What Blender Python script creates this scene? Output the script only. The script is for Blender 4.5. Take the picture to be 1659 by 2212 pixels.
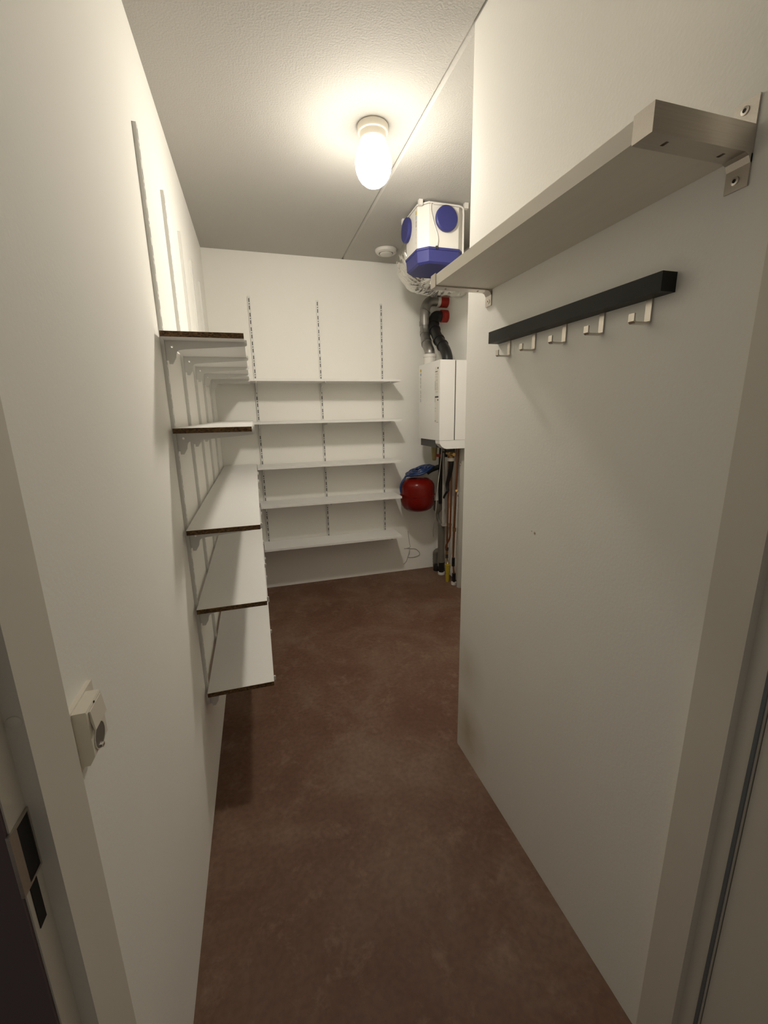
import bpy, bmesh, math, random
from mathutils import Vector, Matrix, noise

# ------------------------------------------------------------------ clear
for o in list(bpy.data.objects):
    bpy.data.objects.remove(o, do_unlink=True)
scene = bpy.context.scene
COL = scene.collection
random.seed(7)
PI = math.pi

# ------------------------------------------------------------------ camera
F_PX, YAW, PITCH, ROLL = 910.709, 0.28794, -0.229171, -0.018903
CAM_POS = Vector((0.263555, 0.0, 1.438327))
fwd = Vector((math.sin(YAW) * math.cos(PITCH), math.cos(YAW) * math.cos(PITCH), math.sin(PITCH)))
r0 = Vector((math.cos(YAW), -math.sin(YAW), 0))
u0 = r0.cross(fwd)
rt = r0 * math.cos(ROLL) + u0 * math.sin(ROLL)
up = -r0 * math.sin(ROLL) + u0 * math.cos(ROLL)
cam_data = bpy.data.cameras.new('camera')
cam_data.sensor_fit = 'HORIZONTAL'
cam_data.sensor_width = 36.0
cam_data.lens = F_PX / 1659.0 * 36.0
cam_data.clip_start = 0.02
cam = bpy.data.objects.new('camera', cam_data)
COL.objects.link(cam)
m = Matrix.Identity(4)
for i in range(3):
    m[i][0] = rt[i]; m[i][1] = up[i]; m[i][2] = -fwd[i]; m[i][3] = CAM_POS[i]
cam.matrix_world = m
scene.camera = cam

# ------------------------------------------------------------------ world, exposure
world = bpy.data.worlds.new('world')
scene.world = world
world.use_nodes = True
bg = world.node_tree.nodes['Background']
bg.inputs['Color'].default_value = (1.0, 0.93, 0.84, 1)
bg.inputs['Strength'].default_value = 0.16  # added ambient fill, standing in for spill from the hall
vs = scene.view_settings
vs.view_transform = 'Standard'
vs.look = 'None'
vs.exposure = 0.0
vs.gamma = 1.0
vs.use_curve_mapping = False
LAMP_STRENGTH = 250.0          # emission of the lamp's glass globe
LAMP_COLOR = (1.0, 0.93, 0.83)

# ------------------------------------------------------------------ dimensions (metres)
XR, YB, YE, XA, H = 1.013, 3.531, 1.453, 1.85, 2.60

# ------------------------------------------------------------------ materials
def new_mat(name):
    mt = bpy.data.materials.new(name)
    mt.use_nodes = True
    nt = mt.node_tree
    b = nt.nodes['Principled BSDF']
    return mt, nt, b

def N(nt, kind, **kw):
    n = nt.nodes.new(kind)
    for k, v in kw.items():
        setattr(n, k, v)
    return n

def coords(nt, scale=(1, 1, 1)):
    tc = N(nt, 'ShaderNodeTexCoord')
    mp = N(nt, 'ShaderNodeMapping')
    mp.inputs['Scale'].default_value = scale
    nt.links.new(tc.outputs['Object'], mp.inputs['Vector'])
    return mp.outputs['Vector']

def mat(name, col, rough=0.5, metal=0.0, var=0.0, vscale=8.0, bump=0.0, bscale=60.0,
        stretch=(1, 1, 1), spec=0.5, trans=0.0, detail=4.0, bdist=0.01):
    mt, nt, b = new_mat(name)
    b.inputs['Base Color'].default_value = (*col, 1)
    b.inputs['Roughness'].default_value = rough
    b.inputs['Metallic'].default_value = metal
    b.inputs['Specular IOR Level'].default_value = spec
    if trans:
        b.inputs['Transmission Weight'].default_value = trans
    v = None
    if var or bump:
        v = coords(nt, stretch)
    if var:
        n = N(nt, 'ShaderNodeTexNoise')
        n.inputs['Scale'].default_value = vscale
        n.inputs['Detail'].default_value = detail
        nt.links.new(v, n.inputs['Vector'])
        mx = N(nt, 'ShaderNodeMix', data_type='RGBA')
        lo = tuple(max(0, c * (1 - var)) for c in col)
        hi = tuple(min(1, c * (1 + var)) for c in col)
        mx.inputs[6].default_value = (*lo, 1)
        mx.inputs[7].default_value = (*hi, 1)
        nt.links.new(n.outputs['Fac'], mx.inputs[0])
        nt.links.new(mx.outputs[2], b.inputs['Base Color'])
    if bump:
        n2 = N(nt, 'ShaderNodeTexNoise')
        n2.inputs['Scale'].default_value = bscale
        n2.inputs['Detail'].default_value = 4
        nt.links.new(v, n2.inputs['Vector'])
        bp = N(nt, 'ShaderNodeBump')
        bp.inputs['Strength'].default_value = bump
        bp.inputs['Distance'].default_value = bdist
        nt.links.new(n2.outputs['Fac'], bp.inputs['Height'])
        nt.links.new(bp.outputs['Normal'], b.inputs['Normal'])
    return mt

WALLC = (0.89, 0.872, 0.812)
M = {}
M['wall'] = mat('painted_plaster', WALLC, 0.75, var=0.02, vscale=3, bump=0.10, bscale=140, spec=0.2, bdist=0.003)
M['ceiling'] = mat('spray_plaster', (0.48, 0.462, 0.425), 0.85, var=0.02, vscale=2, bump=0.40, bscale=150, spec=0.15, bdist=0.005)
M['frame'] = mat('frame_paint', (0.70, 0.66, 0.575), 0.45, var=0.015, vscale=5, spec=0.35)
M['melamine'] = mat('white_melamine', (0.81, 0.795, 0.76), 0.42, var=0.012, vscale=30, spec=0.35)
M['white_steel'] = mat('white_enamel_steel', (0.74, 0.73, 0.69), 0.4, spec=0.4)
M['dark_steel_slot_shade'] = mat('dark_galvanised_slot_shade', (0.045, 0.04, 0.033), 0.6)  # dark fittings; also paints the shade seen through the rail slots
M['birch_board'] = mat('pale_board', (0.86, 0.81, 0.71), 0.5, var=0.04, vscale=6, stretch=(10, 1, 10), spec=0.3)
M['black_wood'] = mat('black_lacquer', (0.011, 0.012, 0.0095), 0.45, spec=0.22)
M['porcelain'] = mat('cream_porcelain', (0.78, 0.73, 0.62), 0.3)
M['blue'] = mat('blue_plastic', (0.034, 0.037, 0.165), 0.45, var=0.03, vscale=40, spec=0.4)
M['white_plastic'] = mat('white_plastic', (0.70, 0.675, 0.62), 0.38, spec=0.4)
M['ivory_plastic'] = mat('ivory_plastic', (0.78, 0.73, 0.62), 0.32, spec=0.45)
M['boiler'] = mat('white_lacquered_sheet', (0.80, 0.785, 0.75), 0.32, spec=0.45)
M['screw'] = mat('zinc_screw', (0.62, 0.58, 0.52), 0.3, metal=1.0)
M['black_plastic'] = mat('black_plastic', (0.011, 0.0105, 0.010), 0.42, spec=0.4)
M['dark_grey_plastic'] = mat('dark_grey_plastic', (0.035, 0.033, 0.028), 0.45)
M['red_rubber'] = mat('red_silicone', (0.33, 0.022, 0.012), 0.5, spec=0.4)
M['red_tank'] = mat('red_lacquer', (0.15, 0.006, 0.003), 0.24, var=0.06, vscale=10, spec=0.22)
M['blue_hose'] = mat('blue_rubber', (0.008, 0.030, 0.115), 0.3, spec=0.5)
M['copper'] = mat('copper', (0.36, 0.155, 0.075), 0.38, metal=1.0, var=0.3, vscale=18, stretch=(1, 1, .25))
M['brass'] = mat('brass', (0.42, 0.27, 0.10), 0.35, metal=1.0, var=0.25, vscale=30)
M['grey_pvc'] = mat('grey_pvc', (0.16, 0.145, 0.12), 0.45, spec=0.4)
M['light_pvc'] = mat('pale_pvc', (0.42, 0.40, 0.35), 0.42, spec=0.4)
M['yellow'] = mat('yellow_sleeve', (0.44, 0.33, 0.03), 0.5, var=0.12, vscale=40)
M['amber'] = mat('amber_plastic', (0.24, 0.19, 0.065), 0.3, spec=0.5)
M['white_cable'] = mat('white_cable', (0.70, 0.67, 0.61), 0.45)
M['grey_cable'] = mat('grey_cable', (0.40, 0.37, 0.33), 0.5)
M['ink'] = mat('label_ink', (0.045, 0.042, 0.038), 0.6)
M['grey_ink'] = mat('label_grey_ink', (0.40, 0.38, 0.33), 0.6)
M['label'] = mat('label_paper', (0.74, 0.71, 0.63), 0.6)
M['label_yellow'] = mat('label_yellow', (0.55, 0.42, 0.06), 0.6)
M['label_blue'] = mat('label_blue', (0.35, 0.42, 0.50), 0.6)
M['gasket'] = mat('grey_gasket', (0.14, 0.15, 0.16), 0.6)
M['foil'] = mat('aluminium_foil', (0.74, 0.725, 0.69), 0.24, metal=1.0, bump=0.6, bscale=32, bdist=0.008)
M['alu_pipe'] = mat('aluminium_pipe', (0.30, 0.288, 0.27), 0.40, metal=0.9, var=0.3, vscale=25)
M['hall'] = mat('hall_shade_colour', (0.12, 0.09, 0.093), 0.7, spec=0.2)  # darkness of the unlit hall put into the colour
M['hole'] = mat('dark_recess', (0.012, 0.011, 0.010), 0.8)

# brushed steel
def brushed(name, col, rough, axis):
    mt, nt, b = new_mat(name)
    b.inputs['Metallic'].default_value = 1.0
    st = [220, 220, 220]; st[axis] = 4
    v = coords(nt, tuple(st))
    n = N(nt, 'ShaderNodeTexNoise'); n.inputs['Scale'].default_value = 3; n.inputs['Detail'].default_value = 3
    nt.links.new(v, n.inputs['Vector'])
    mx = N(nt, 'ShaderNodeMix', data_type='RGBA')
    mx.inputs[6].default_value = (*[c * 0.85 for c in col], 1)
    mx.inputs[7].default_value = (*[min(1, c * 1.15) for c in col], 1)
    nt.links.new(n.outputs['Fac'], mx.inputs[0])
    nt.links.new(mx.outputs[2], b.inputs['Base Color'])
    mr = N(nt, 'ShaderNodeMapRange')
    mr.inputs['To Min'].default_value = rough - .06; mr.inputs['To Max'].default_value = rough + .08
    nt.links.new(n.outputs['Fac'], mr.inputs['Value'])
    nt.links.new(mr.outputs['Result'], b.inputs['Roughness'])
    return mt
M['steel'] = brushed('brushed_steel', (0.56, 0.52, 0.47), 0.34, 0)
M['hook_steel'] = brushed('satin_nickel', (0.58, 0.54, 0.48), 0.32, 2)

# chipboard
def chipboard():
    mt, nt, b = new_mat('raw_chipboard')
    b.inputs['Roughness'].default_value = 0.85
    v = coords(nt, (1, 1, 2.2))
    vo = N(nt, 'ShaderNodeTexVoronoi'); vo.inputs['Scale'].default_value = 160
    nt.links.new(v, vo.inputs['Vector'])
    n = N(nt, 'ShaderNodeTexNoise'); n.inputs['Scale'].default_value = 70; n.inputs['Detail'].default_value = 5
    nt.links.new(v, n.inputs['Vector'])
    ad = N(nt, 'ShaderNodeMath', operation='MULTIPLY')
    nt.links.new(vo.outputs['Color'], ad.inputs[0]); nt.links.new(n.outputs['Fac'], ad.inputs[1])
    cr = N(nt, 'ShaderNodeValToRGB')
    cr.color_ramp.elements[0].position = 0.08; cr.color_ramp.elements[0].color = (0.045, 0.023, 0.007, 1)
    cr.color_ramp.elements[1].position = 0.62; cr.color_ramp.elements[1].color = (0.24, 0.135, 0.045, 1)
    nt.links.new(ad.outputs[0], cr.inputs['Fac'])
    nt.links.new(cr.outputs['Color'], b.inputs['Base Color'])
    bp = N(nt, 'ShaderNodeBump'); bp.inputs['Strength'].default_value = 0.6; bp.inputs['Distance'].default_value = 0.002
    nt.links.new(ad.outputs[0], bp.inputs['Height']); nt.links.new(bp.outputs['Normal'], b.inputs['Normal'])
    return mt
M['chipboard'] = chipboard()

# painted concrete floor
def floor_mat():
    mt, nt, b = new_mat('brown_painted_concrete')
    b.inputs['Specular IOR Level'].default_value = 0.3
    v = coords(nt)
    L = nt.links.new
    n1 = N(nt, 'ShaderNodeTexNoise'); n1.inputs['Scale'].default_value = 2.2; n1.inputs['Detail'].default_value = 6; n1.inputs['Roughness'].default_value = .62
    n1.inputs['Distortion'].default_value = 0.6
    L(v, n1.inputs['Vector'])
    cr = N(nt, 'ShaderNodeValToRGB')
    e = cr.color_ramp.elements
    e[0].position = 0.36; e[0].color = (0.135, 0.066, 0.040, 1)
    e[1].position = 0.64; e[1].color = (0.200, 0.125, 0.085, 1)
    k = e.new(0.5); k.color = (0.162, 0.088, 0.056, 1)
    L(n1.outputs['Fac'], cr.inputs['Fac'])
    # scuffed paler streaks
    n2 = N(nt, 'ShaderNodeTexNoise'); n2.inputs['Scale'].default_value = 9; n2.inputs['Detail'].default_value = 9; n2.inputs['Roughness'].default_value = .72
    n2.inputs['Distortion'].default_value = 0.35
    L(v, n2.inputs['Vector'])
    mr = N(nt, 'ShaderNodeMapRange'); mr.inputs['From Min'].default_value = .53; mr.inputs['From Max'].default_value = .80
    L(n2.outputs['Fac'], mr.inputs['Value'])
    mx = N(nt, 'ShaderNodeMix', data_type='RGBA'); mx.inputs[7].default_value = (0.26, 0.172, 0.122, 1)
    L(mr.outputs['Result'], mx.inputs[0]); L(cr.outputs['Color'], mx.inputs[6])
    # fine dark speckle
    n3 = N(nt, 'ShaderNodeTexNoise'); n3.inputs['Scale'].default_value = 55; n3.inputs['Detail'].default_value = 3
    L(v, n3.inputs['Vector'])
    mr3 = N(nt, 'ShaderNodeMapRange'); mr3.inputs['From Min'].default_value = .34; mr3.inputs['From Max'].default_value = .6
    mr3.inputs['To Min'].default_value = .82
    L(n3.outputs['Fac'], mr3.inputs['Value'])
    mm = N(nt, 'ShaderNodeMix', data_type='RGBA', blend_type='MULTIPLY'); mm.inputs[0].default_value = 1
    L(mx.outputs[2], mm.inputs[6]); L(mr3.outputs['Result'], mm.inputs[7])
    L(mm.outputs[2], b.inputs['Base Color'])
    rr = N(nt, 'ShaderNodeMapRange'); rr.inputs['To Min'].default_value = .48; rr.inputs['To Max'].default_value = .72
    L(n2.outputs['Fac'], rr.inputs['Value']); L(rr.outputs['Result'], b.inputs['Roughness'])
    bp = N(nt, 'ShaderNodeBump'); bp.inputs['Strength'].default_value = .45; bp.inputs['Distance'].default_value = .006
    L(n2.outputs['Fac'], bp.inputs['Height']); L(bp.outputs['Normal'], b.inputs['Normal'])
    return mt
M['floor'] = floor_mat()

# partition paint: same paint with a few dirty patches and a chipped spot
def partition_mat():
    mt = mat('painted_plaster_scuffed', WALLC, 0.75, var=0.02, vscale=3, bump=0.10, bscale=140, spec=0.2, bdist=0.003)
    nt = mt.node_tree; b = nt.nodes['Principled BSDF']; L = nt.links.new
    src = b.inputs['Base Color'].links[0].from_socket
    tc = N(nt, 'ShaderNodeTexCoord')
    nz = N(nt, 'ShaderNodeTexNoise'); nz.inputs['Scale'].default_value = 7; nz.inputs['Detail'].default_value = 5
    L(tc.outputs['Object'], nz.inputs['Vector'])
    def spot(c, r, soft, colr, amt, usenoise):
        nonlocal src
        d = N(nt, 'ShaderNodeVectorMath', operation='DISTANCE'); d.inputs[1].default_value = c
        L(tc.outputs['Object'], d.inputs[0])
        mr = N(nt, 'ShaderNodeMapRange'); mr.inputs['From Min'].default_value = r; mr.inputs['From Max'].default_value = r * soft
        mr.inputs['To Max'].default_value = amt
        L(d.outputs['Value'], mr.inputs['Value'])
        f = mr.outputs['Result']
        if usenoise:
            mu = N(nt, 'ShaderNodeMath', operation='MULTIPLY'); L(f, mu.inputs[0]); L(nz.outputs['Fac'], mu.inputs[1]); f = mu.outputs[0]
        mx = N(nt, 'ShaderNodeMix', data_type='RGBA'); mx.inputs[7].default_value = (*colr, 1)
        L(f, mx.inputs[0]); L(src, mx.inputs[6]); src = mx.outputs[2]
    spot((XR, 1.36, 0.13), .17, .1, (0.46, 0.36, 0.20), 1.0, True)
    spot((XR, 1.38, 0.42), .16, .1, (0.52, 0.43, 0.28), 0.6, True)
    spot((XR, 1.000, 1.093), .006, .3, (0.30, 0.20, 0.10), 0.9, False)
    spot((XR, 1.014, 1.096), .003, .3, (0.30, 0.20, 0.10), 0.8, False)
    L(src, b.inputs['Base Color'])
    return mt
M['partition'] = partition_mat()

def emit_mat():
    mt, nt, b = new_mat('lit_opal_glass')
    b.inputs['Base Color'].default_value = (0.9, 0.88, 0.82, 1)
    b.inputs['Emission Color'].default_value = (*LAMP_COLOR, 1)
    # glow graded by height to dim the ceiling: weak at neck, strongest at bottom
    tc = N(nt, 'ShaderNodeTexCoord'); sx = N(nt, 'ShaderNodeSeparateXYZ')
    nt.links.new(tc.outputs['Object'], sx.inputs[0])
    mr = N(nt, 'ShaderNodeMapRange')
    mr.inputs['From Min'].default_value = H - .112; mr.inputs['From Max'].default_value = H - .208
    mr.inputs['To Min'].default_value = .045 * LAMP_STRENGTH; mr.inputs['To Max'].default_value = LAMP_STRENGTH
    nt.links.new(sx.outputs['Z'], mr.inputs['Value'])
    nt.links.new(mr.outputs['Result'], b.inputs['Emission Strength'])
    return mt
M['globe'] = emit_mat()

# ------------------------------------------------------------------ mesh helpers
def link(name, me, parent=None, loc=None, rot=None):
    o = bpy.data.objects.new(name, me)
    COL.objects.link(o)
    if parent is not None:
        o.parent = parent
    if loc is not None:
        o.location = loc
    if rot is not None:
        o.rotation_euler = rot
    return o

def finish(name, bm, material, parent=None, smooth=False, bevel=0.0, seg=2, loc=None, rot=None, ang=30):
    if bevel:
        es = [e for e in bm.edges if len(e.link_faces) == 2 and e.calc_face_angle(0) > math.radians(25)]
        bmesh.ops.bevel(bm, geom=es, offset=bevel, segments=seg, affect='EDGES', profile=0.5, clamp_overlap=True)
    bmesh.ops.recalc_face_normals(bm, faces=bm.faces)
    me = bpy.data.meshes.new(name)
    bm.to_mesh(me); bm.free()
    mats = material if isinstance(material, (list, tuple)) else [material]
    for mm in mats:
        me.materials.append(M[mm])
    if smooth:
        for p in me.polygons:
            p.use_smooth = True
        try:
            me.set_sharp_from_angle(angle=math.radians(ang))
        except Exception:
            pass
    return link(name, me, parent, loc, rot)

def add_box(bm, a, b):
    x0, y0, z0 = a; x1, y1, z1 = b
    vs_ = [bm.verts.new(v) for v in [(x0, y0, z0), (x1, y0, z0), (x1, y1, z0), (x0, y1, z0),
                                     (x0, y0, z1), (x1, y0, z1), (x1, y1, z1), (x0, y1, z1)]]
    fs = []
    for f in [(0, 3, 2, 1), (4, 5, 6, 7), (0, 1, 5, 4), (1, 2, 6, 5), (2, 3, 7, 6), (3, 0, 4, 7)]:
        fs.append(bm.faces.new([vs_[i] for i in f]))
    return fs

def box(name, a, b, material, parent=None, bevel=0.0, seg=2):
    bm = bmesh.new(); add_box(bm, a, b)
    return finish(name, bm, material, parent, bevel=bevel, seg=seg, smooth=bevel > 0)

def add_prism(bm, poly, fn, t0, t1):
    """poly: 2D points; fn(u, v, t) -> 3D"""
    a = [bm.verts.new(fn(u, v, t0)) for u, v in poly]
    b = [bm.verts.new(fn(u, v, t1)) for u, v in poly]
    n = len(poly)
    bm.faces.new(a[::-1]); bm.faces.new(b)
    for i in range(n):
        j = (i + 1) % n
        bm.faces.new([a[i], a[j], b[j], b[i]])

XY = lambda u, v, t: (u, v, t)
XZ = lambda u, v, t: (u, t, v)
YZ = lambda u, v, t: (t, u, v)

def prism(name, poly, fn, t0, t1, material, parent=None, bevel=0.0, seg=2):
    bm = bmesh.new(); add_prism(bm, poly, fn, t0, t1)
    return finish(name, bm, material, parent, bevel=bevel, seg=seg, smooth=bevel > 0)

def smooth_path(pts, k=6):
    pts = [Vector(p) for p in pts]
    if k <= 1 or len(pts) < 3:
        return pts
    out = []
    for i in range(len(pts) - 1):
        p0 = pts[max(i - 1, 0)]; p1 = pts[i]; p2 = pts[i + 1]; p3 = pts[min(i + 2, len(pts) - 1)]
        for j in range(k):
            t = j / k
            out.append(0.5 * ((2 * p1) + (p2 - p0) * t + (2 * p0 - 5 * p1 + 4 * p2 - p3) * t * t + (3 * p1 - p0 - 3 * p2 + p3) * t ** 3))
    out.append(pts[-1])
    return out

def add_tube(bm, pts, r, seg=14, k=6, rfn=None):
    P = smooth_path(pts, k)
    n = len(P)
    tang = []
    for i in range(n):
        d = P[min(i + 1, n - 1)] - P[max(i - 1, 0)]
        tang.append(d.normalized())
    ref = Vector((0, 0, 1)) if abs(tang[0].z) < .9 else Vector((1, 0, 0))
    nrm = tang[0].cross(ref).normalized()
    rings = []
    for i in range(n):
        t = tang[i]
        nrm = (nrm - t * nrm.dot(t)).normalized()
        bn = t.cross(nrm)
        ring = []
        for s in range(seg):
            a = 2 * PI * s / seg
            rr = r if not callable(r) else r(i / (n - 1))
            if rfn:
                rr = rfn(P[i], i, a, rr)
            ring.append(bm.verts.new(P[i] + (nrm * math.cos(a) + bn * math.sin(a)) * rr))
        rings.append(ring)
    for i in range(n - 1):
        for s in range(seg):
            s2 = (s + 1) % seg
            bm.faces.new([rings[i][s], rings[i][s2], rings[i + 1][s2], rings[i + 1][s]])
    bm.faces.new(rings[0][::-1]); bm.faces.new(rings[-1])

def tube(name, pts, r, material, parent=None, seg=14, k=6):
    bm = bmesh.new(); add_tube(bm, pts, r, seg, k)
    return finish(name, bm, material, parent, smooth=True, ang=40)

def add_lathe(bm, prof, center, axis='z', seg=32):
    """prof: list of (r, h) along the axis; closed at both ends"""
    cx, cy, cz = center
    def pos(r, h, a):
        c, s = math.cos(a) * r, math.sin(a) * r
        if axis == 'z': return (cx + c, cy + s, cz + h)
        if axis == 'x': return (cx + h, cy + c, cz + s)
        return (cx + c, cy + h, cz + s)
    rings = []
    for r, h in prof:
        if r < 1e-6:
            rings.append([bm.verts.new(pos(0, h, 0))])
        else:
            rings.append([bm.verts.new(pos(r, h, 2 * PI * s / seg)) for s in range(seg)])
    for i in range(len(rings) - 1):
        A, B = rings[i], rings[i + 1]
        for s in range(seg):
            s2 = (s + 1) % seg
            if len(A) == 1 and len(B) == 1: continue
            if len(A) == 1: bm.faces.new([A[0], B[s], B[s2]])
            elif len(B) == 1: bm.faces.new([A[s], B[0], A[s2]])
            else: bm.faces.new([A[s], B[s], B[s2], A[s2]])
    if len(rings[0]) > 1: bm.faces.new(rings[0])
    if len(rings[-1]) > 1: bm.faces.new(rings[-1][::-1])

def lathe(name, prof, center, material, parent=None, axis='z', seg=32, ang=35):
    bm = bmesh.new(); add_lathe(bm, prof, center, axis, seg)
    return finish(name, bm, material, parent, smooth=True, ang=ang)

def tag(o, label=None, cat=None, group=None, kind=None):
    if label: o['label'] = label
    if cat: o['category'] = cat
    if group: o['group'] = group
    if kind: o['kind'] = kind
    return o

def thing(name, loc, label, cat, group=None):
    o = bpy.data.objects.new(name, None)
    COL.objects.link(o)
    o.location = loc
    o.empty_display_size = 0.05
    tag(o, label, cat, group)
    return o

def adopt(root, *objs):
    """parent world-built parts to a root that stands at its own base"""
    inv = Matrix.Translation(-root.location)
    for o in objs:
        o.parent = root
        o.matrix_parent_inverse = inv

def struct(o):
    o['kind'] = 'structure'
    return o

ORD = ['first', 'second', 'third', 'fourth', 'fifth']

# ------------------------------------------------------------------ the room
struct(box('floor', (-1.3, -1.0, -0.1), (2.0, 3.68, 0.0), 'floor'))
# ceiling of two slabs with a V-joint between them
gx, gw, gd = XR + 0.003, 0.011, 0.011
bm = bmesh.new()
prof = [(-1.3, H), (gx - gw, H), (gx, H + gd), (gx + gw, H), (2.0, H), (2.0, H + .15), (-1.3, H + .15)]
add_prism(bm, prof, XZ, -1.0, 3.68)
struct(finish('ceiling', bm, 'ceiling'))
struct(box('wall_left', (-0.12, 0.49, 0), (0.0, YB + .12, H), 'wall'))
struct(box('wall_back', (0.0, YB, 0), (XA + .12, YB + .12, H), 'wall'))
struct(box('wall_right', (XA, YE, 0), (XA + .12, YB, H), 'wall'))
# partition block the wall shelf hangs on, with a softened corner
bm = bmesh.new()
pr = [(XR, 0.4886), (XR, YE - .008), (XR + .0024, YE - .0024), (XR + .008, YE), (XA + .12, YE), (XA + .12, 0.4886)]
add_prism(bm, pr, XY, 0, H)
struct(finish('wall_partition', bm, 'partition'))
# door wall, with the frame set in it
struct(box('wall_front', (-1.3, 0.390, 0), (-0.10, 0.49, H), 'wall'))
struct(box('wall_hall_shade', (-1.3, 0.381, 0), (0.0235, 0.3848, H), 'hall'))  # thin added panel, its dark colour painting the unlit hall side
struct(box('wall_front_right', (1.15, 0.386, 0), (2.0, 0.4886, H), 'wall'))
struct(box('wall_front_lintel', (-0.10, 0.386, 2.21), (1.15, 0.4886, H), 'wall'))

tl = prism('trim_1', [(.025, .385), (.025, .413), (.04, .413), (.04, .49), (-.10, .49), (-.10, .385)], XY, 0, 2.21, 'frame', bevel=0.002)
struct(tl)
tr_ = prism('trim_2', [(1.008, .386), (1.008, .4205), (.99, .4205), (.99, .4886), (1.15, .4886), (1.15, .386)], XY, 0, 2.21, 'frame', bevel=0.002)
struct(tr_)
struct(box('trim_3', (.04, .4205, 2.13), (.99, .4886, 2.21), 'frame'))
# strike plate in the left rebate: steel box keep with a lip, and a slot for the bolt below
bm = bmesh.new()
# plate with an opening (frame of four strips) and lip towards the hall
px = .0252
for a, b in [((px, .3865, 1.012), (px + .0016, .3915, 1.081)), ((px, .4105, 1.012), (px + .0016, .4125, 1.081)),
             ((px, .3915, 1.078), (px + .0016, .4105, 1.081)), ((px, .3915, 1.012), (px + .0016, .4105, 1.015))]:
    add_box(bm, a, b)
add_box(bm, (px - .0015, .3802, 1.012), (px + .0016, .3865, 1.081))
sp = finish('strike_plate', bm, 'steel', tl); sp['label'] = 'steel strike plate with dark latch pocket'
pk = box('latch_pocket', (px + .0001, .3915, 1.015), (px + .0006, .4105, 1.078), 'hole', sp)
sl = box('bolt_slot', (px - .003, .3905, .960), (px + .0006, .4025, 1.010), 'hole', tl)
sl['label'] = 'dark slot for the door bolt'
lathe('rubber_buffer', [(.0065, 0), (.0062, -.0012), (.004, -.002), (0, -.002)], (.0325, .413, 1.172), 'frame', tl, axis='y', seg=16)
# gasket in the hinge-side rebate
gs = box('door_gasket', (1.0045, .387, 0.01), (1.0079, .3925, 2.13), 'gasket', tr_)
# the open door leaf, folded back towards the hall
dl = box('door_1', (1.0125, -0.52, 0.008), (1.0525, 0.384, 2.12), 'frame', bevel=0.002)
struct(dl)

# ------------------------------------------------------------------ shelf rails
def rail_mesh(z0, z1, w=0.019, d=0.011):
    """slotted channel: local x away from the wall, local y across, local z up"""
    bm = bmesh.new()
    hw, sw = w / 2, 0.003
    rows = []
    z = z1 - 0.012
    slots = []
    while z - 0.095 > z0:
        slots += [(z - .027, z), (z - .043, z - .035), (z - .078, z - .051)]
        z -= 0.1
    edges = [z1]
    holes = set()
    for a, b in slots:
        edges += [b, a]; holes.add((a, b))
    edges.append(z0)
    ys = [-hw, -sw, sw, hw]
    grid = [[bm.verts.new((d, y, zz)) for y in ys] for zz in edges]
    for i in range(len(edges) - 1):
        hole = (edges[i + 1], edges[i]) in holes
        for j in range(3):
            if hole and j == 1: continue
            bm.faces.new([grid[i][j], grid[i + 1][j], grid[i + 1][j + 1], grid[i][j + 1]])
    # side flanges, caps, slotted face thickness
    for y in (-hw, hw):
        a = bm.verts.new((0, y, z1)); b = bm.verts.new((0, y, z0))
        c = bm.verts.new((d, y, z0)); e = bm.verts.new((d, y, z1))
        bm.faces.new([a, b, c, e])
    for zz in (z0, z1):
        q = [bm.verts.new(v) for v in [(0, -hw, zz), (d, -hw, zz), (d, hw, zz), (0, hw, zz)]]
        bm.faces.new(q)
    # slot shade painted in: dark back plate inside the white channel
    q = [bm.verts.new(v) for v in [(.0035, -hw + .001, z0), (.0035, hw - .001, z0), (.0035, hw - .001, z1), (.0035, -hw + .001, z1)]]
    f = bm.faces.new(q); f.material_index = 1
    me = bpy.data.meshes.new('rail')
    bmesh.ops.recalc_face_normals(bm, faces=[x for x in bm.faces if x.material_index == 0])
    bm.to_mesh(me); bm.free()
    me.materials.append(M['white_steel']); me.materials.append(M['dark_steel_slot_shade'])
    return me

LEFT_Y = [1.565, 1.954, 2.325, 2.696, 3.085]
BACK_X = [.298, .802, 1.314]
BACK_ROT = (0, 0, -PI / 2)
left_rail = rail_mesh(0.36, 2.259)
back_rail = rail_mesh(0.335, 2.297)
LR_TXT = ['nearest the door', 'second from the door', 'third from the door', 'fourth from the door', 'nearest the back corner']
for i, y in enumerate(LEFT_Y):
    o = link('shelf_rail', left_rail, loc=(0, y, 0))
    tag(o, 'tall white slotted rail on the left wall, ' + LR_TXT[i], 'shelf rail', 'slotted rails on the left wall')
BR_TXT = ['nearest the left shelves', 'in the middle of the three', 'nearest the boiler']
for i, x in enumerate(BACK_X):
    o = link('shelf_rail', back_rail, loc=(x, YB, 0), rot=BACK_ROT)
    tag(o, 'white slotted rail on the back wall, ' + BR_TXT[i], 'shelf rail', 'slotted rails on the back wall')

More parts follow.
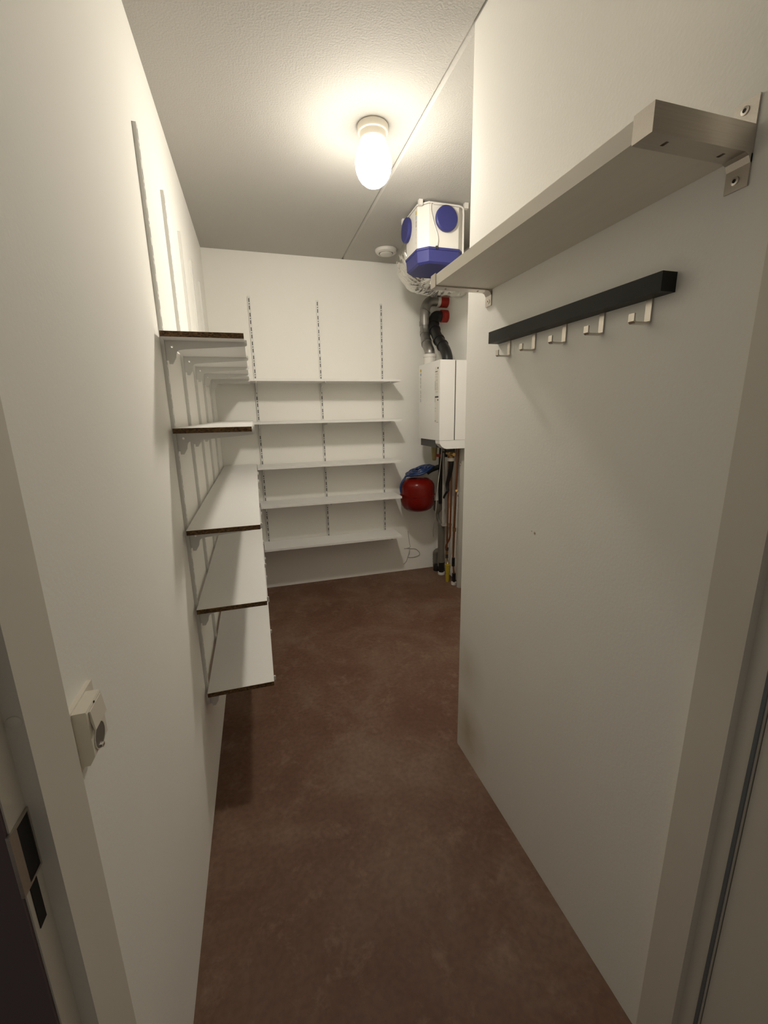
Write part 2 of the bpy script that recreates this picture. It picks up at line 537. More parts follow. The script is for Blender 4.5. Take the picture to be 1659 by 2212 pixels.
# ------------------------------------------------------------------ brackets
def bracket_mesh(length, lip, t=0.006):
    """local x out from the rail, z = 0 at the board's underside, plate across y"""
    top = [(0.0, 0.0)]
    if lip:
        top += [(length - .0075, 0.0), (length - .0075, .007), (length - .004, .009), (length, .006)]
    else:
        top += [(length, 0.0)]
    bot = [(length, -.008), (length - .006, -.012), (.055, -.0255), (.040, -.028), (.033, -.033), (.030, -.042),
           (.0285, -.052), (.017, -.071), (.006, -.071), (.006, -.060), (0.0, -.060)]
    outer = top + bot
    hc, hr, hn = (.020, -.018), .0038, 10
    bm = bmesh.new()
    def loop(pts, y):
        vs_ = [bm.verts.new((u, y, v)) for u, v in pts]
        es = [bm.edges.new((vs_[i], vs_[(i + 1) % len(vs_)])) for i in range(len(vs_))]
        return vs_, es
    hole = [(hc[0] + hr * math.cos(2 * PI * i / hn), hc[1] + hr * math.sin(2 * PI * i / hn)) for i in range(hn)]
    sides = []
    for y in (-t / 2, t / 2):
        vo, eo = loop(outer, y); vh, eh = loop(hole, y)
        bmesh.ops.triangle_fill(bm, use_beauty=True, edges=eo + eh)
        sides.append((vo, vh))
    for k in range(2):
        a, b = sides[0][k], sides[1][k]
        for i in range(len(a)):
            j = (i + 1) % len(a)
            bm.faces.new([a[i], a[j], b[j], b[i]])
    bmesh.ops.recalc_face_normals(bm, faces=bm.faces)
    me = bpy.data.meshes.new('bracket'); bm.to_mesh(me); bm.free()
    me.materials.append(M['white_steel'])
    return me
left_bracket = bracket_mesh(0.2495, True)
back_bracket = bracket_mesh(0.222, False)

# ------------------------------------------------------------------ boards
LVL = ['topmost', 'second-highest', 'middle', 'second-lowest', 'lowest']
LEFT_Z = [1.694, 1.405, 1.065, .774, .433]
LEFT_Y0 = [1.490, 1.496, 1.505, 1.507, 1.513]
BACK_Z = [1.701, 1.395, 1.060, .760, .414]
T = 0.017
for i, (z, y0) in enumerate(zip(LEFT_Z, LEFT_Y0)):
    b = box('shelf_board', (.012, y0 + .0012, z - T), (.2535, 3.524, z), 'melamine', bevel=0.0008, seg=1)
    tag(b, 'long white board on the left wall, %s of five, raw chipboard end facing the door' % LVL[i], 'shelf', 'boards on the left wall')
    e = box('chipboard_end', (.0125, y0, z - T + .0004), (.2530, y0 + .0012, z - .0004), 'chipboard', b)
    e['label'] = 'raw brown chipboard cut end'
    for j, y in enumerate(LEFT_Y):
        o = link('shelf_bracket', left_bracket, loc=(.0115, y, z - T - .0002))
        tag(o, 'white steel bracket under the %s left-wall board, %s' % (LVL[i], LR_TXT[j]), 'bracket', 'brackets on the left wall')
for i, z in enumerate(BACK_Z):
    b = box('shelf_board', (.258, 3.290, z - T), (1.398 + (.008 if i == 1 else 0), 3.5185, z), 'melamine', bevel=0.0008, seg=1)
    tag(b, 'white board on the back wall, %s of five' % LVL[i], 'shelf', 'boards on the back wall')
    for j, x in enumerate(BACK_X):
        o = link('shelf_bracket', back_bracket, loc=(x, YB - .0115, z - T - .0002), rot=BACK_ROT)
        tag(o, 'white steel bracket under the %s back-wall board, %s' % (LVL[i], BR_TXT[j]), 'bracket', 'brackets on the back wall')

# ------------------------------------------------------------------ wall shelf with steel end brackets (right)
SB = (.822, 1.0125, .5495, 1.3165, 1.8125, 1.8425)
ws = box('wall_shelf_board', (SB[0], SB[2], SB[4]), (SB[1], SB[3], SB[5]), 'birch_board', bevel=0.001, seg=1)
tag(ws, 'pale wooden shelf board high on the right partition, held by steel end brackets', 'shelf')

def end_bracket(near, label):
    y0 = .545 if near else 1.321
    s = 1 if near else -1
    root = thing('end_bracket', (XR, y0, 1.766), label, 'bracket', 'steel end brackets of the right shelf')
    Y = lambda d: y0 + s * d
    parts = []
    bm = bmesh.new()
    def bb(x0, x1, d0, d1, z0, z1):
        a, b = sorted((Y(d0), Y(d1)))
        add_box(bm, (x0, a, z0), (x1, b, z1))
    bb(.8190, XR - .001, 0, .0035, 1.8085, 1.8455)        # end face
    bb(.8190, .8215, .0035, .0345, 1.8085, 1.8455)        # front lip
    # bottom strip with two slots
    segs = [(.8215, .858), (.864, .968), (.974, XR - .001)]
    for a, b in segs: bb(a, b, .0035, .0345, 1.8085, 1.8118)
    for a, b in [(.858, .864), (.968, .974)]:
        bb(a, b, .0035, .012, 1.8085, 1.8118); bb(a, b, .0225, .0345, 1.8085, 1.8118)
    parts.append(finish('channel', bm, 'steel'))
    zt = 1.8845
    for nm, z0, z1, zs in [('upper_flange', 1.8455, zt, 1.8720), ('lower_flange', 1.766, 1.8085, 1.7800)]:
        a, b = sorted((Y(0.0), Y(.0345)))
        fl = box(nm, (XR - .0035, a, z0), (XR - .0005, b, z1), 'steel', bevel=.0008)
        parts.append(fl)
        bm = bmesh.new()
        add_lathe(bm, [(.0062, -.0035), (.0060, -.0050), (.0030, -.0056), (.0022, -.0046), (0, -.0046)], (XR, Y(.019), zs), 'x', 18)
        sc = finish('screw', bm, 'screw', smooth=True); sc.parent = fl
        bm = bmesh.new()
        add_lathe(bm, [(.0028, -.0057), (.0028, -.0058), (0, -.0058)], (XR, Y(.019), zs), 'x', 6)
        adopt_h = finish('screw_socket', bm, 'hole'); parts.append(adopt_h)
    bm = bmesh.new()
    # bent shoulder between the channel and the lower flange
    a, b = sorted((Y(0.0), Y(.0345)))
    add_prism(bm, [(XR - .0005, 1.8085), (XR - .0155, 1.8085), (XR - .0085, 1.8050), (XR - .0035, 1.7965), (XR - .0005, 1.7965)], XZ, a, b)
    parts.append(finish('bend', bm, 'steel'))
    adopt(root, *parts)
    return root
end_bracket(True, 'brushed steel bracket wrapping the near end of the right shelf')
end_bracket(False, 'brushed steel bracket wrapping the far end of the right shelf')

# ------------------------------------------------------------------ coat rack
rk = thing('coat_rack', (XR, .943, 1.598), 'black coat rack bar with five silver hooks on the right partition', 'coat rack')
ps = [box('bar', (.9790, .646, 1.643), (XR, 1.240, 1.6765), 'black_wood', bevel=.001)]
for y in (1.167, 1.047, .926, .807, .689):
    bm = bmesh.new()
    pr = [(XR - .0005, 1.6428), (XR - .0040, 1.6428), (XR - .0040, 1.6030), (XR - .0060, 1.6010), (XR - .0375, 1.6010), (XR - .0395, 1.6030),
          (XR - .0395, 1.6155), (XR - .0430, 1.6155), (XR - .0430, 1.6015), (XR - .0390, 1.5975), (XR - .0045, 1.5975), (XR - .0005, 1.6015)]
    add_prism(bm, pr, XZ, y, y + .0135)
    ps.append(finish('hook', bm, 'hook_steel', bevel=.0004, seg=1))
adopt(rk, *ps)

# ------------------------------------------------------------------ ceiling lamp
LX, LY = .834, 1.985
lamp = thing('ceiling_lamp', (LX, LY, H), 'lit egg-shaped opal glass ceiling lamp on a cream round base', 'lamp')
pa = lathe('base', [(.062, 0), (.0645, -.003), (.0645, -.022), (.062, -.0265), (.0555, -.0285), (.0555, -.030)], (LX, LY, H), 'porcelain', seg=48)
pb = lathe('collar', [(.0545, -.0300), (.0545, -.0480), (.0530, -.0520), (.0480, -.0520)], (LX, LY, H), 'porcelain', seg=48)
gp = [(.0485, -.0520), (.0540, -.062), (.0615, -.078), (.0695, -.098), (.0752, -.117), (.0768, -.132), (.0758, -.149), (.0718, -.167),
      (.0645, -.184), (.0535, -.199), (.0390, -.2105), (.0210, -.2178), (.0090, -.2200), (0, -.2205)]
pc = lathe('globe', gp, (LX, LY, H), 'globe', seg=48, ang=60)
adopt(lamp, pa, pb, pc)

# ------------------------------------------------------------------ ceiling air valve
av = thing('air_valve', (1.286, 3.272, H), 'round white air valve in the ceiling beside the foil duct', 'air valve')
pa = lathe('ring', [(.080, 0), (.081, -.004), (.076, -.018), (.064, -.026), (.055, -.026), (.050, -.020), (.050, -.004)], (1.286, 3.272, H), 'white_plastic', seg=48)
pb = lathe('disc', [(.012, -.004), (.012, -.016), (.040, -.018), (.046, -.022), (.046, -.028), (.042, -.031), (.030, -.033), (0, -.034)], (1.286, 3.272, H), 'white_plastic', seg=48)
adopt(av, pa, pb)

# ------------------------------------------------------------------ ventilation unit
VX0, VX1, VY0, VY1, C = 1.249, 1.535, 2.495, 2.781, .051
def octa(g):
    x0, x1, y0, y1, c = VX0 - g, VX1 + g, VY0 - g, VY1 + g, C + g * .4
    return [(x0 + c, y0), (x1 - c, y0), (x1, y0 + c), (x1, y1 - c), (x1 - c, y1), (x0 + c, y1), (x0, y1 - c), (x0, y0 + c)]
vu = thing('ventilation_unit', ((VX0 + VX1) / 2, (VY0 + VY1) / 2, 2.262), 'white box fan unit with blue lids and blue base under the ceiling', 'ventilation unit')
ps = []
ps.append(prism('housing', octa(0), XY, 2.345, 2.578, 'white_plastic', bevel=.002))
ps.append(prism('top_frame', octa(.004), XY, 2.580, 2.588, 'white_plastic', bevel=.001))
# blue base: flat skirt then tapering to the bottom
bm = bmesh.new()
lv = [(octa(.006), 2.362), (octa(.006), 2.350), (octa(.002), 2.348), (octa(-.002), 2.290), (octa(-.012), 2.280)]
rings = [[bm.verts.new((x, y, z)) for x, y in P] for P, z in lv]
for A, B in zip(rings[:-1], rings[1:]):
    for i in range(8):
        j = (i + 1) % 8
        bm.faces.new([A[i], B[i], B[j], A[j]])
bm.faces.new(rings[0]); bm.faces.new(rings[-1][::-1])
bb_ = finish('blue_base', bm, 'blue'); bb_['label'] = 'blue octagonal bottom cover'
ps.append(bb_)
for nm, cen, ax, sg in [('lid', (1.402, VY0, 2.508), 'y', -1), ('lid', (VX0, 2.700, 2.512), 'x', -1)]:
    d = lathe(nm, [(.064, 0), (.0665, sg * .004), (.0665, sg * .018), (.060, sg * .024), (0, sg * .0245)], cen, 'blue', axis=ax, seg=40)
    d['label'] = 'round blue port lid'
    ps.append(d)
# mounting lugs
for (x, y) in [(VX1 - .01, VY0 - .004), (VX0 + .006, VY0 + .02), (VX0 - .004, VY1 - .01), (VX1 + .002, VY1 - .02)]:
    bm = bmesh.new()
    add_box(bm, (x - .011, y - .011, 2.572), (x + .011, y + .011, H))
    ps.append(finish('lug', bm, 'white_plastic', bevel=.002))
# cord across the front face
ps.append(tube('cord', [(VX0 + .062, VY0 - .004, 2.583), (1.308, VY0 - .006, 2.545), (1.325, VY0 - .006, 2.485), (1.348, VY0 - .006, 2.425), (1.350, VY0 - .008, 2.390), (1.344, VY0 - .009, 2.362)], .0034, 'white_cable', seg=8))
ps.append(box('cord_plug', (1.339, VY0 - .014, 2.352), (1.350, VY0 - .004, 2.366), 'dark_grey_plastic'))
ps.append(tube('side_cord', [(VX0 + .075, VY0 - .006, 2.578), (1.42, VY0 - .008, 2.581), (1.498, VY0 - .006, 2.578), (1.514, VY0 + .004, 2.555), (1.516, VY0 + .006, 2.50), (1.517, VY0 + .006, 2.30), (1.520, VY0 + .02, 2.20)], .005, 'white_cable', seg=8))
# printed pictograms on the left face
for z, h_, mt_ in [(2.553, .020, 'label_yellow'), (2.528, .022, 'label_blue'), (2.505, .014, 'grey_ink'), (2.488, .014, 'grey_ink')]:
    ps.append(box('sticker', (VX0 - .0006, 2.558, z - h_ / 2), (VX0, 2.572, z + h_ / 2), mt_))
for z in (2.455, 2.415):
    bm = bmesh.new()
    pts = [(VX0 - .0008, 2.565 + .0075 * math.cos(2 * PI * i / 24), z + .018 * math.sin(2 * PI * i / 24)) for i in range(25)]
    add_tube(bm, pts, .0009, 5, 1)
    ps.append(finish('pictogram', bm, 'grey_ink'))
adopt(vu, *ps)

# ------------------------------------------------------------------ foil duct
def crumple(p, i, a, r):
    d = Vector((math.cos(a), math.sin(a), 0))
    n1 = noise.noise(p * 9 + d * 1.6)
    n2 = 1 - abs(noise.noise(p * 17 + d * 2.4)) * 2
    n3 = abs(noise.noise(p * 14 + d.yxz * 2.6))
    n4 = 1 - abs(noise.noise(p * 60 + d * 9.0)) * 2
    return r * (1 + .035 * n1 + .040 * n2 - .08 * n3 + .012 * n4) + .0025 * math.sin(i * .8)
bm = bmesh.new()
add_tube(bm, [(1.388, 2.788, 2.432), (1.387, 2.84, 2.430), (1.390, 2.91, 2.424), (1.410, 2.99, 2.414), (1.465, 3.065, 2.407), (1.55, 3.11, 2.405),
              (1.66, 3.13, 2.406), (1.845, 3.135, 2.41)], .128, seg=110, k=20, rfn=crumple)
fd = finish('foil_duct', bm, 'foil', smooth=True, ang=24)
tag(fd, 'crumpled silver foil duct curving out behind the ventilation unit', 'duct')

# ------------------------------------------------------------------ boiler
BX, BY0, BY1, BT, BBm = 1.56, 2.903, 3.315, 1.805, 1.173
bo = thing('boiler', (1.70, 3.11, BBm), 'white wall-hung boiler with labels, beside the partition', 'boiler')
ps = []
ps.append(box('front_cover', (BX, BY0, 1.2365), (1.678, BY1, BT), 'boiler', bevel=.005, seg=3))
ps.append(box('rear_casing', (1.6860, BY0 + .001, 1.2365), (XA, BY1 - .001, BT - .001), 'boiler', bevel=.002))
ps.append(box('seam_strip', (1.675, BY0 + .004, 1.2365), (1.690, BY1 - .004, BT - .004), 'hole'))
bm = bmesh.new()
add_prism(bm, [(BX + .001, 1.235), (BX + .004, 1.213), (BX + .022, 1.190), (BX + .045, 1.176), (BX + .06, BBm), (XA, BBm), (XA, 1.235)], XZ, BY0 + .001, BY0 + .078)
add_prism(bm, [(BX + .065, 1.235), (BX + .065, BBm), (XA, BBm), (XA, 1.235)], XZ, BY0 + .078, BY1 - .001)
ps.append(finish('bottom_trim', bm, 'boiler'))
cp = box('control_panel', (BX + .010, BY0 + .080, 1.180), (BX + .062, BY1 - .02, 1.2345), 'dark_grey_plastic', bevel=.003)
cp['label'] = 'dark control panel under the front'
ps.append(cp)
# label sheet with printed lines on the front cover
lx = BX - .0005
sh = box('label_sheet', (lx, 2.925, 1.365), (BX, 2.992, 1.760), 'label'); sh['label'] = 'tall instruction label'
ps.append(sh)
def ink(y0, y1, z0, z1, mt_='grey_ink', nm='print_line'):
    ps.append(box(nm, (lx - .0004, y0, z0), (lx, y1, z1), mt_))
ink(2.930, 2.948, 1.745, 1.757, 'ink', 'print_mark')
ink(2.945, 2.988, 1.726, 1.731, 'ink')
rz = 1.716
random.seed(3)
while rz > 1.572:
    ink(2.945 - random.uniform(0, .012), 2.988 - random.uniform(0, .01), rz - .0022, rz)
    rz -= random.choice([.0065, .0075, .012])
ink(2.985, 2.988, 1.60, 1.665, 'ink')
ink(2.927, 2.990, 1.545, 1.556, 'ink', 'print_bar')
ink(2.927, 2.946, 1.524, 1.533, 'ink', 'print_mark')
ink(2.982, 2.990, 1.515, 1.543)
ink(2.968, 2.986, 1.468, 1.472)
ink(2.972, 2.986, 1.448, 1.451)
ink(2.968, 2.990, 1.374, 1.382)
ink(2.930, 2.955, 1.366, 1.371)
# pictogram column along the far edge
for z, h_, mt_ in [(1.762, .022, 'label_yellow'), (1.733, .022, 'label_blue')]:
    ps.append(box('sticker', (lx, 3.262, z - h_ / 2), (BX, 3.288, z + h_ / 2), mt_))
for z in (1.700, 1.672, 1.642, 1.600, 1.568, 1.535):
    bm = bmesh.new()
    pts = [(lx - .0003, 3.277 + .0085 * math.cos(2 * PI * i / 20), z + .012 * math.sin(2 * PI * i / 20)) for i in range(21)]
    add_tube(bm, pts, .0013, 5, 1)
    ps.append(finish('pictogram', bm, 'grey_ink'))
ps.append(lathe('flue_socket', [(.046, 0), (.046, .055), (.050, .056), (.050, .078), (.044, .080)], (1.622, 3.240, BT), 'white_plastic', seg=28))
adopt(bo, *ps)

# ------------------------------------------------------------------ flue pipes
fl = thing('flue_pipe', (1.622, 3.240, BT), 'grey aluminium flue pipe bending from the boiler into the wall', 'pipe', 'flue pipes')
ps = [tube('pipe', [(1.622, 3.240, 1.886), (1.621, 3.242, 1.910), (1.623, 3.31, 1.972), (1.643, 3.390, 2.050), (1.649, 3.415, 2.115), (1.649, 3.42, 2.200), (1.657, 3.422, 2.260), (1.682, 3.424, 2.300), (1.720, 3.427, 2.316), (1.790, 3.43, 2.318), (1.85, 3.43, 2.318)], .039, 'alu_pipe', seg=24, k=5)]
for p0, p1 in [((1.649, 3.417, 2.125), (1.649, 3.419, 2.158)), ((1.644, 3.392, 2.052), (1.647, 3.404, 2.080)), ((1.622, 3.305, 1.967), (1.630, 3.335, 1.996)), ((1.652, 3.42, 2.232), (1.656, 3.421, 2.240))]:
    ps.append(tube('coupling', [p0, p1], .0430, 'alu_pipe', seg=24, k=1))
ps.append(tube('white_sleeve', [(1.757, 3.429, 2.318), (1.782, 3.43, 2.318)], .0425, 'white_plastic', seg=24, k=1))
cl = tube('wall_collar', [(1.783, 3.43, 2.318), (1.8495, 3.43, 2.318)], .046, 'red_rubber', seg=28, k=1); cl['label'] = 'red rubber wall collar'
ps.append(cl)
adopt(fl, *ps)
fk = thing('flue_pipe', (1.690, 3.06, BT), 'black flue pipe bending from the boiler into the wall', 'pipe', 'flue pipes')
ps = [tube('pipe', [(1.690, 3.06, 1.808), (1.689, 3.068, 1.850), (1.689, 3.11, 1.905), (1.690, 3.22, 1.985), (1.704, 3.335, 2.073), (1.718, 3.395, 2.130), (1.724, 3.412, 2.165), (1.740, 3.42, 2.195), (1.770, 3.424, 2.205), (1.85, 3.425, 2.206)], .040, 'black_plastic', seg=24, k=5)]
for p0, p1 in [((1.690, 3.215, 1.981), (1.691, 3.235, 1.996)), ((1.690, 3.150, 1.934), (1.690, 3.162, 1.943)), ((1.705, 3.338, 2.076), (1.708, 3.35, 2.087)), ((1.719, 3.398, 2.134), (1.721, 3.404, 2.146))]:
    ps.append(tube('coupling', [p0, p1], .0460, 'black_plastic', seg=24, k=1))
cl = tube('wall_collar', [(1.792, 3.425, 2.206), (1.8495, 3.425, 2.206)], .047, 'red_rubber', seg=28, k=1); cl['label'] = 'red rubber wall collar'
ps.append(cl)
bm = bmesh.new(); add_box(bm, (1.80, 3.368, 2.185), (1.822, 3.380, 2.215)); cl2 = finish('collar_tab', bm, 'red_rubber', bevel=.003); ps.append(cl2)
adopt(fk, *ps)

# ------------------------------------------------------------------ expansion tank
TX, TY, TZ = 1.565, 3.362, .605
tk = thing('expansion_tank', (TX, TY, TZ), 'round red expansion tank on the back wall below the boiler', 'tank')
R_ = .147
prof = [(0, 0), (.05, .002), (.095, .014), (.122, .032), (.139, .060), (R_, .095), (R_, .143), (R_ + .005, .1445), (R_ + .005, .1535), (R_, .155),
        (R_, .215), (.142, .240), (.126, .266), (.098, .286), (.055, .297), (0, .300)]
pa = lathe('vessel', prof, (TX, TY, TZ), 'red_tank', seg=56, ang=45)
pb = box('wall_bracket', (TX - .02, TY + .140, TZ + .13), (TX + .02, YB, TZ + .17), 'dark_steel_slot_shade')
pc = lathe('drain_nipple', [(.012, 0), (.012, -.008), (.006, -.010)], (TX, TY, TZ + .001), 'red_tank', seg=16)
adopt(tk, pa, pb, pc)

# blue filling hose coiled on the tank
bm = bmesh.new()
cx, cy, cz = 1.585, 3.372, .962
tilt = math.radians(18)
pts = [(1.402, 3.325, .785), (1.398, 3.325, .83), (1.414, 3.325, .875), (1.445, 3.33, .915)]
turns, nst = 6.0, 24
for i in range(int(turns * nst)):
    a = PI + 2 * PI * i / nst
    rr = .134 - .0165 * (i / nst)
    u, v, w = rr * math.cos(a), rr * .92 * math.sin(a), -.006 + .005 * math.sin(i * .9) + .002 * (i / nst)
    pts.append((cx + u * math.cos(tilt) - w * math.sin(tilt), cy + v, cz + u * math.sin(tilt) + w * math.cos(tilt)))
add_tube(bm, pts, .0085, 10, 2)
hz = finish('blue_hose', bm, 'blue_hose', smooth=True, ang=50)
tag(hz, 'coiled blue filling hose lying on top of the red tank', 'hose')

# ------------------------------------------------------------------ pipework under the boiler
PX = 1.787
dr = thing('condensate_drain', (PX, 3.345, 0), 'black boiler drain dropping into a grey funnel and floor pipe', 'drain pipe')
ps = [tube('drain_hose', [(1.775, 3.330, 1.173), (1.775, 3.345, 1.06), (1.777, 3.355, .95), (1.779, 3.358, .80), (1.782, 3.365, .655)], lambda t: .021 - .004 * t, 'black_plastic', seg=16, k=6)]
ps.append(tube('branch_hose', [(1.777, 3.352, .985), (1.74, 3.365, .972), (1.70, 3.38, .955), (1.665, 3.395, .930)], .022, 'black_plastic', seg=14))
ps.append(lathe('funnel', [(.014, .535), (.016, .560), (.030, .580), (.038, .592), (.038, .665), (.034, .667), (.030, .655)], (1.775, 3.405, 0), 'grey_pvc', seg=28))
ps.append(tube('trap_pipe', [(1.775, 3.405, .545), (1.778, 3.395, .505), (1.785, 3.372, .475), (1.785, 3.350, .455)], .015, 'grey_pvc', seg=14))
ps.append(lathe('floor_pipe', [(.030, .075), (.030, .452), (.033, .453), (.033, .470), (.016, .472)], (PX, 3.345, 0), 'grey_pvc', seg=24))
ps.append(lathe('coupling', [(.0235, .0), (.0235, .030), (.024, .045), (.027, .046), (.027, .110), (.030, .112)], (PX, 3.335, 0), 'black_plastic', seg=24))
ps.append(lathe('floor_collar', [(.031, 0), (.031, .020), (.025, .021)], (PX, 3.333, 0), 'white_plastic', seg=24))
adopt(dr, *ps)

gp_ = thing('grey_riser', (PX, 3.285, 0), 'thin pale grey riser pipe between black drain and copper pipes', 'pipe')
ps = [tube('pipe', [(1.772, 3.283, 1.173), (1.772, 3.281, .9), (1.772, 3.279, .478)], .0105, 'light_pvc', seg=14, k=1)]
ps.append(box('clip', (1.762, 3.262, .470), (XA, 3.298, .486), 'light_pvc', bevel=.002))
adopt(gp_, *ps)

def copper(pts, r, label, fits=(), name='copper_pipe', mt_='copper'):
    root = thing(name, (pts[-1][0], pts[-1][1], pts[-1][2]), label, 'pipe', 'copper pipes under the boiler')
    q = [tube('pipe', pts, r, mt_, seg=14, k=5)]
    for (p0, p1, rr, mt2, nm) in fits:
        q.append(tube(nm, [p0, p1], rr, mt2, seg=16, k=1))
    adopt(root, *q)
    return root
copper([(1.775, 3.20, 1.173), (1.776, 3.20, 1.02), (1.778, 3.198, .88), (1.782, 3.200, .80), (PX, 3.215, .70), (PX, 3.220, .45), (PX, 3.222, .27), (PX, 3.222, .205)], .0082,
       'copper pipe nearest the thin grey riser, ending in a brass valve above the yellow sleeve',
       [((PX, 3.222, .286), (PX, 3.222, .262), .014, 'dark_steel_slot_shade', 'nut'), ((PX, 3.222, .256), (PX, 3.222, .226), .013, 'brass', 'valve'), ((PX, 3.222, .226), (PX, 3.220, .190), .0125, 'dark_steel_slot_shade', 'coupling')])
copper([(1.780, 3.150, 1.173), (1.780, 3.152, 1.02), (1.783, 3.150, .85), (PX, 3.158, .75), (PX, 3.165, .50), (PX, 3.168, .40), (1.775, 3.190, .34), (1.770, 3.203, .31), (1.770, 3.206, .285)], .0082,
       'middle copper pipe that kinks sideways to join its neighbour near the floor')
copper([(PX, 3.055, 1.173), (PX, 3.058, 1.00), (PX, 3.070, .85), (PX, 3.082, .60), (PX, 3.092, .40), (PX, 3.095, .20), (PX, 3.078, .09), (PX, 3.075, .0)], .0085,
       'copper pipe beside the wide pale pipe, with dark couplings and a white floor collar',
       [((PX, 3.0845, .500), (PX, 3.086, .470), .0135, 'brass', 'fitting'), ((PX, 3.094, .235), (PX, 3.094, .160), .0135, 'black_plastic', 'coupling'), ((PX, 3.0785, .10), (PX, 3.0765, .03), .015, 'black_plastic', 'coupling'),
        ((PX, 3.075, .022), (PX, 3.075, .001), .024, 'white_plastic', 'floor_collar')])
wp = thing('pale_riser', (1.805, 3.015, 0), 'wide pale grey pipe rising close to the partition edge', 'pipe')
ps = [tube('pipe', [(1.808, 3.005, 1.173), (1.808, 3.008, .6), (1.808, 3.015, 0.0)], .024, 'light_pvc', seg=20, k=1)]
ps.append(tube('fitting', [(1.790, 3.058, .815), (1.772, 3.032, .825)], .010, 'brass', seg=12, k=1))
ps.append(lathe('screw_cap', [(.008, 0), (.008, -.008), (0, -.010)], (1.786, 3.02, .785), 'screw', axis='x', seg=14))
ps.append(lathe('screw_cap', [(.008, 0), (.008, -.008), (0, -.010)], (1.786, 3.00, 1.040), 'screw', axis='x', seg=14))
adopt(wp, *ps)
ys_ = thing('gas_sleeve', (1.762, 3.150, 0), 'yellow plastic gas pipe sleeve standing on the floor', 'pipe sleeve')
ps = [lathe('sleeve', [(.014, 0), (.0165, .012), (.0175, .085), (.0215, .087), (.0215, .128), (.024, .129), (.024, .158), (.014, .160)], (1.762, 3.150, 0), 'yellow', seg=20)]
ps.append(tube('pipe_stub', [(1.762, 3.150, .158), (1.768, 3.168, .178), (1.777, 3.196, .192)], .009, 'brass', seg=12))
adopt(ys_, *ps)
fx = thing('floor_elbow', (1.790, 3.492, 0), 'grey ribbed pipe elbow standing in the corner by the floor', 'pipe elbow')
def ribs(p, i, a, r): return r * (1 + .05 * math.sin(i * 1.7))
bm = bmesh.new()
add_tube(bm, [(1.800, 3.496, .0), (1.797, 3.495, .06), (1.795, 3.493, .12), (1.796, 3.49, .155), (1.815, 3.488, .172), (1.85, 3.488, .174)], .0235, 20, 8, ribs)
ps = [finish('ribbed_pipe', bm, 'grey_pvc', smooth=True, ang=50)]
ps.append(lathe('foot', [(.032, 0), (.032, .04), (.026, .055)], (1.785, 3.435, 0), 'black_plastic', seg=20))
adopt(fx, *ps)

# fittings hanging under the boiler casing
vb = thing('valve_block', (1.775, 3.085, 1.06), 'brass and black valve block right under the boiler', 'valve')
ps = []
bm = bmesh.new()
add_lathe(bm, [(.020, 0), (.020, .025), (.027, .030), (.027, .060), (.018, .066), (.018, .103)], (1.760, 3.105, 1.07), 'z', 18)
ps.append(finish('valve_body', bm, 'brass', smooth=True))
ps.append(tube('cross_pipe', [(1.748, 3.165, 1.115), (1.748, 3.040, 1.115)], .013, 'brass', seg=14, k=1))
ps.append(tube('dark_union', [(1.745, 3.145, 1.145), (1.745, 3.055, 1.150)], .018, 'black_plastic', seg=16, k=1))
ps.append(tube('pale_collar', [(1.752, 3.098, 1.058), (1.752, 3.098, 1.082)], .030, 'white_plastic', seg=20, k=1))
ps.append(tube('black_hose', [(1.752, 3.098, 1.060), (1.752, 3.10, 1.02), (1.755, 3.125, .95), (1.758, 3.155, .90), (1.757, 3.175, .85), (1.762, 3.165, .80)], lambda t: .024 - .012 * t, 'black_plastic', seg=14))
ps.append(tube('isolator', [(1.770, 3.240, 1.173), (1.770, 3.236, 1.075)], .013, 'black_plastic', seg=14, k=1))
ps.append(tube('lever', [(1.760, 3.24, 1.118), (1.735, 3.262, 1.115)], .0055, 'dark_steel_slot_shade', seg=8, k=1))
ps.append(tube('link_hose', [(1.772, 3.195, .795), (1.770, 3.24, .755), (1.775, 3.285, .715), (1.78, 3.33, .69)], .0095, 'black_plastic', seg=10))
adopt(vb, *ps)
sp_ = thing('siphon_cup', (1.66, 3.215, 1.056), 'amber tapered siphon cup hanging under the boiler front', 'siphon')
ps = [lathe('cup', [(0, 1.055), (.012, 1.056), (.0165, 1.062), (.0185, 1.075), (.024, 1.130), (.0255, 1.172), (.010, 1.174)], (1.655, 3.215, 0), 'amber', seg=24)]
rk_ = tube('red_knob', [(1.668, 3.195, 1.098), (1.695, 3.180, 1.095)], .011, 'red_rubber', seg=14, k=1); rk_['label'] = 'small red knob'
ps.append(rk_)
adopt(sp_, *ps)
cb = tube('white_cable', [(1.700, 3.165, 1.173), (1.699, 3.170, 1.10), (1.700, 3.195, 1.0), (1.702, 3.235, .86), (1.705, 3.27, .74), (1.712, 3.30, .62), (1.74, 3.40, .46), (1.775, 3.50, .36), (1.79, 3.526, .30)], .0032, 'white_cable', seg=8)
tag(cb, 'thin white cable slanting down from the boiler past the red tank', 'cable')
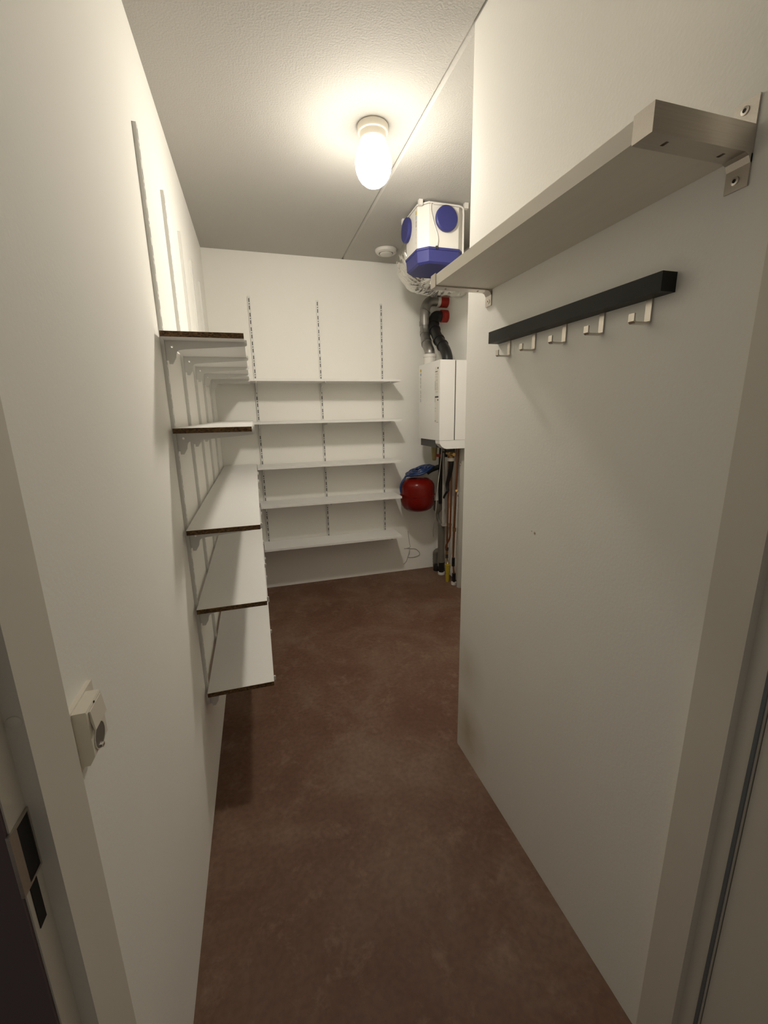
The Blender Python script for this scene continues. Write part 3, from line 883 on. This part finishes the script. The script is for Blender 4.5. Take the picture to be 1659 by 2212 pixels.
ww = tube('loose_wire', [(1.535, 3.5285, .38), (1.548, 3.5285, .27), (1.556, 3.5285, .225), (1.515, 3.528, .215), (1.500, 3.528, .216), (1.560, 3.528, .208), (1.610, 3.527, .200), (1.648, 3.525, .160), (1.640, 3.525, .135), (1.590, 3.527, .122), (1.535, 3.527, .128),
                            (1.548, 3.5285, .160), (1.552, 3.5285, .200), (1.545, 3.528, .165), (1.530, 3.528, .122), (1.515, 3.528, .085), (1.488, 3.528, .062)], .0022, 'grey_cable', seg=6)
tag(ww, 'loose thin grey wire curling on the back wall near the floor', 'cable')

# ------------------------------------------------------------------ wall socket (left, by the door frame)
so = thing('wall_socket', (0, .592, .985), 'ivory surface-mounted power socket with a flap beside the door frame', 'socket')
ps = [box('back_plate', (0, .560, .982), (.0065, .641, 1.071), 'ivory_plastic', bevel=.0015)]
# body with a round socket recess in the front
bm = bmesh.new()
y0, y1, z0, z1, xf = .566, .6175, .988, 1.068, .0235
add_prism(bm, [(.0065, z1), (xf - .001, z1), (xf, z1 - .003), (xf, z0 + .012), (xf - .007, z0), (.0065, z0)], XZ, y0, y1)
body = finish('body', bm, 'ivory_plastic', bevel=.0012)
ps.append(body)
rc = lathe('recess', [(.0185, .0008), (.0165, .0009), (.0158, .0002), (0, .0002)], (xf, .590, 1.015), 'hole', axis='x', seg=28)
rc.data.materials.clear(); rc.data.materials.append(M['grey_pvc'])
ps.append(rc)
rim = bmesh.new()
add_tube(rim, [(xf + .0006, .590 + .0178 * math.cos(2 * PI * i / 32), 1.015 + .0178 * math.sin(2 * PI * i / 32)) for i in range(33)], .0009, 6, 1)
ps.append(finish('rim', rim, 'ivory_plastic', smooth=True))
ps.append(box('earth_clip', (xf, .5865, .9975), (xf + .0035, .5925, 1.0015), 'screw', bevel=.0006))
bm = bmesh.new()
add_prism(bm, [(xf + .0003, 1.0640), (xf + .0022, 1.0645), (xf + .0050, 1.0360), (xf + .0034, 1.0350), (xf + .0003, 1.0500)], XZ, y0 + .006, y1 - .004)
ps.append(finish('flap', bm, 'ivory_plastic'))
ps.append(lathe('fixing_hole', [(.0016, 0), (.0016, .0006), (0, .0006)], (xf, .5925, 1.0655), 'hole', axis='x', seg=10))
adopt(so, *ps)
